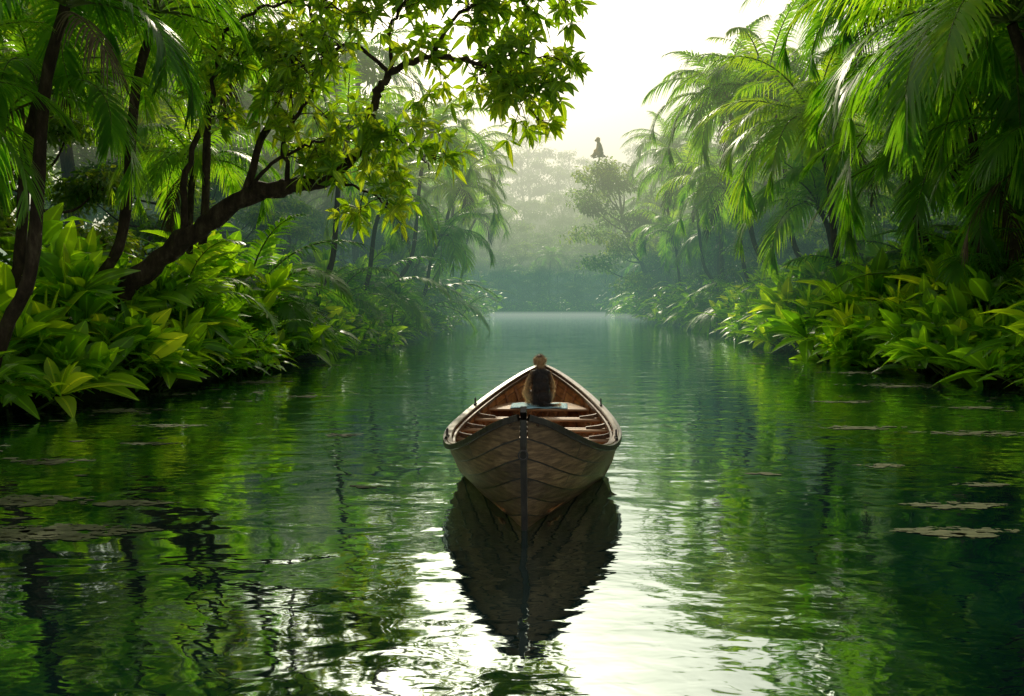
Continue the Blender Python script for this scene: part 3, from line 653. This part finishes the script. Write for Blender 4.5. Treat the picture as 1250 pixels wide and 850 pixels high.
# ------------------------------------------------------------------ mist, its scattered light painted as emission
mist = empty('river_mist')
def fog(name, x0, x1, y0, y1, z0, z1, dens, col):
    m, nt, out = newmat(name + '_mat'); a = nd(nt, 'ShaderNodeVolumeAbsorption', Density=dens); a.inputs[0].default_value = (0, 0, 0, 1)
    e = nd(nt, 'ShaderNodeEmission', Strength=dens); e.inputs[0].default_value = (*col, 1); ad = nd(nt, 'ShaderNodeAddShader')  # volume glows by itself, in place of daylight scattered in the mist
    nt.links.new(a.outputs[0], ad.inputs[0]); nt.links.new(e.outputs[0], ad.inputs[1]); nt.links.new(ad.outputs[0], out.inputs['Volume'])
    mb = MB(); V = [(x, y, z) for z in (z0, z1) for y in (y0, y1) for x in (x0, x1)]
    mb.add(V, [(0, 2, 3, 1), (4, 5, 7, 6), (0, 1, 5, 4), (2, 6, 7, 3), (0, 4, 6, 2), (1, 3, 7, 5)])
    obj(mb.mesh(name, [m]), name, parent=mist)
fog('mist_low', -150, 150, 30, 420, .02, 8, .0066, (.18, .32, .25))  # glow colour set brighter layer by layer upward, painting the haze light
fog('mist_mid', -150, 150, 30, 420, 8.02, 24, .0055, (.62, .66, .42))
fog('mist_high', -150, 150, 60, 420, 24.02, 75, .0055, (1.02, .96, .78))
fog('mist_on_water', -12, 24, 105, 158, .03, .8, .014, (.8, .88, .74))  # bright haze line over far water, also painted by emission

# ------------------------------------------------------------------ light, world, camera
EL, AZ = 32, -7
d = Vector((math.sin(math.radians(AZ)) * math.cos(math.radians(EL)), math.cos(math.radians(AZ)) * math.cos(math.radians(EL)), math.sin(math.radians(EL))))
sl = bpy.data.lights.new('sun', 'SUN'); sl.energy = 5.0; sl.angle = math.radians(.6); sl.color = (1, .91, .68)
so = bpy.data.objects.new('sun', sl); so.rotation_euler = d.to_track_quat('Z', 'Y').to_euler(); scene.collection.objects.link(so)
w = bpy.data.worlds.new('World'); scene.world = w; w.use_nodes = True; nt = w.node_tree; nt.nodes.clear()
sk = nt.nodes.new('ShaderNodeTexSky'); sk.sky_type = 'NISHITA'; sk.sun_disc = False; sk.sun_elevation = math.radians(EL); sk.sun_rotation = math.radians(AZ); sk.dust_density = 5; sk.air_density = 1.2; sk.ozone_density = 1
hs = nt.nodes.new('ShaderNodeHueSaturation'); hs.inputs['Saturation'].default_value = .45
bg = nt.nodes.new('ShaderNodeBackground'); bg.inputs[1].default_value = .15; wo = nt.nodes.new('ShaderNodeOutputWorld')
nt.links.new(sk.outputs[0], hs.inputs['Color'])
wm = mixc(nt, 'MULTIPLY', 1.0, hs.outputs[0], (1.05, 1.0, .87)); nt.links.new(wm, bg.inputs[0]); nt.links.new(bg.outputs[0], wo.inputs[0])
cd = bpy.data.cameras.new('camera'); cd.lens = 30; cd.sensor_width = 36; cd.clip_end = 3000
co_ = bpy.data.objects.new('camera', cd); co_.location = (0, 0, 2); co_.rotation_euler = (math.radians(90 - 2.91), 0, 0); scene.collection.objects.link(co_); scene.camera = co_
scene.view_settings.view_transform = 'Standard'; scene.view_settings.look = 'None'; scene.view_settings.exposure = 0
print('quads', sum(len(m.polygons) for m in bpy.data.meshes), 'objs', len(bpy.data.objects), time.time() - T0)
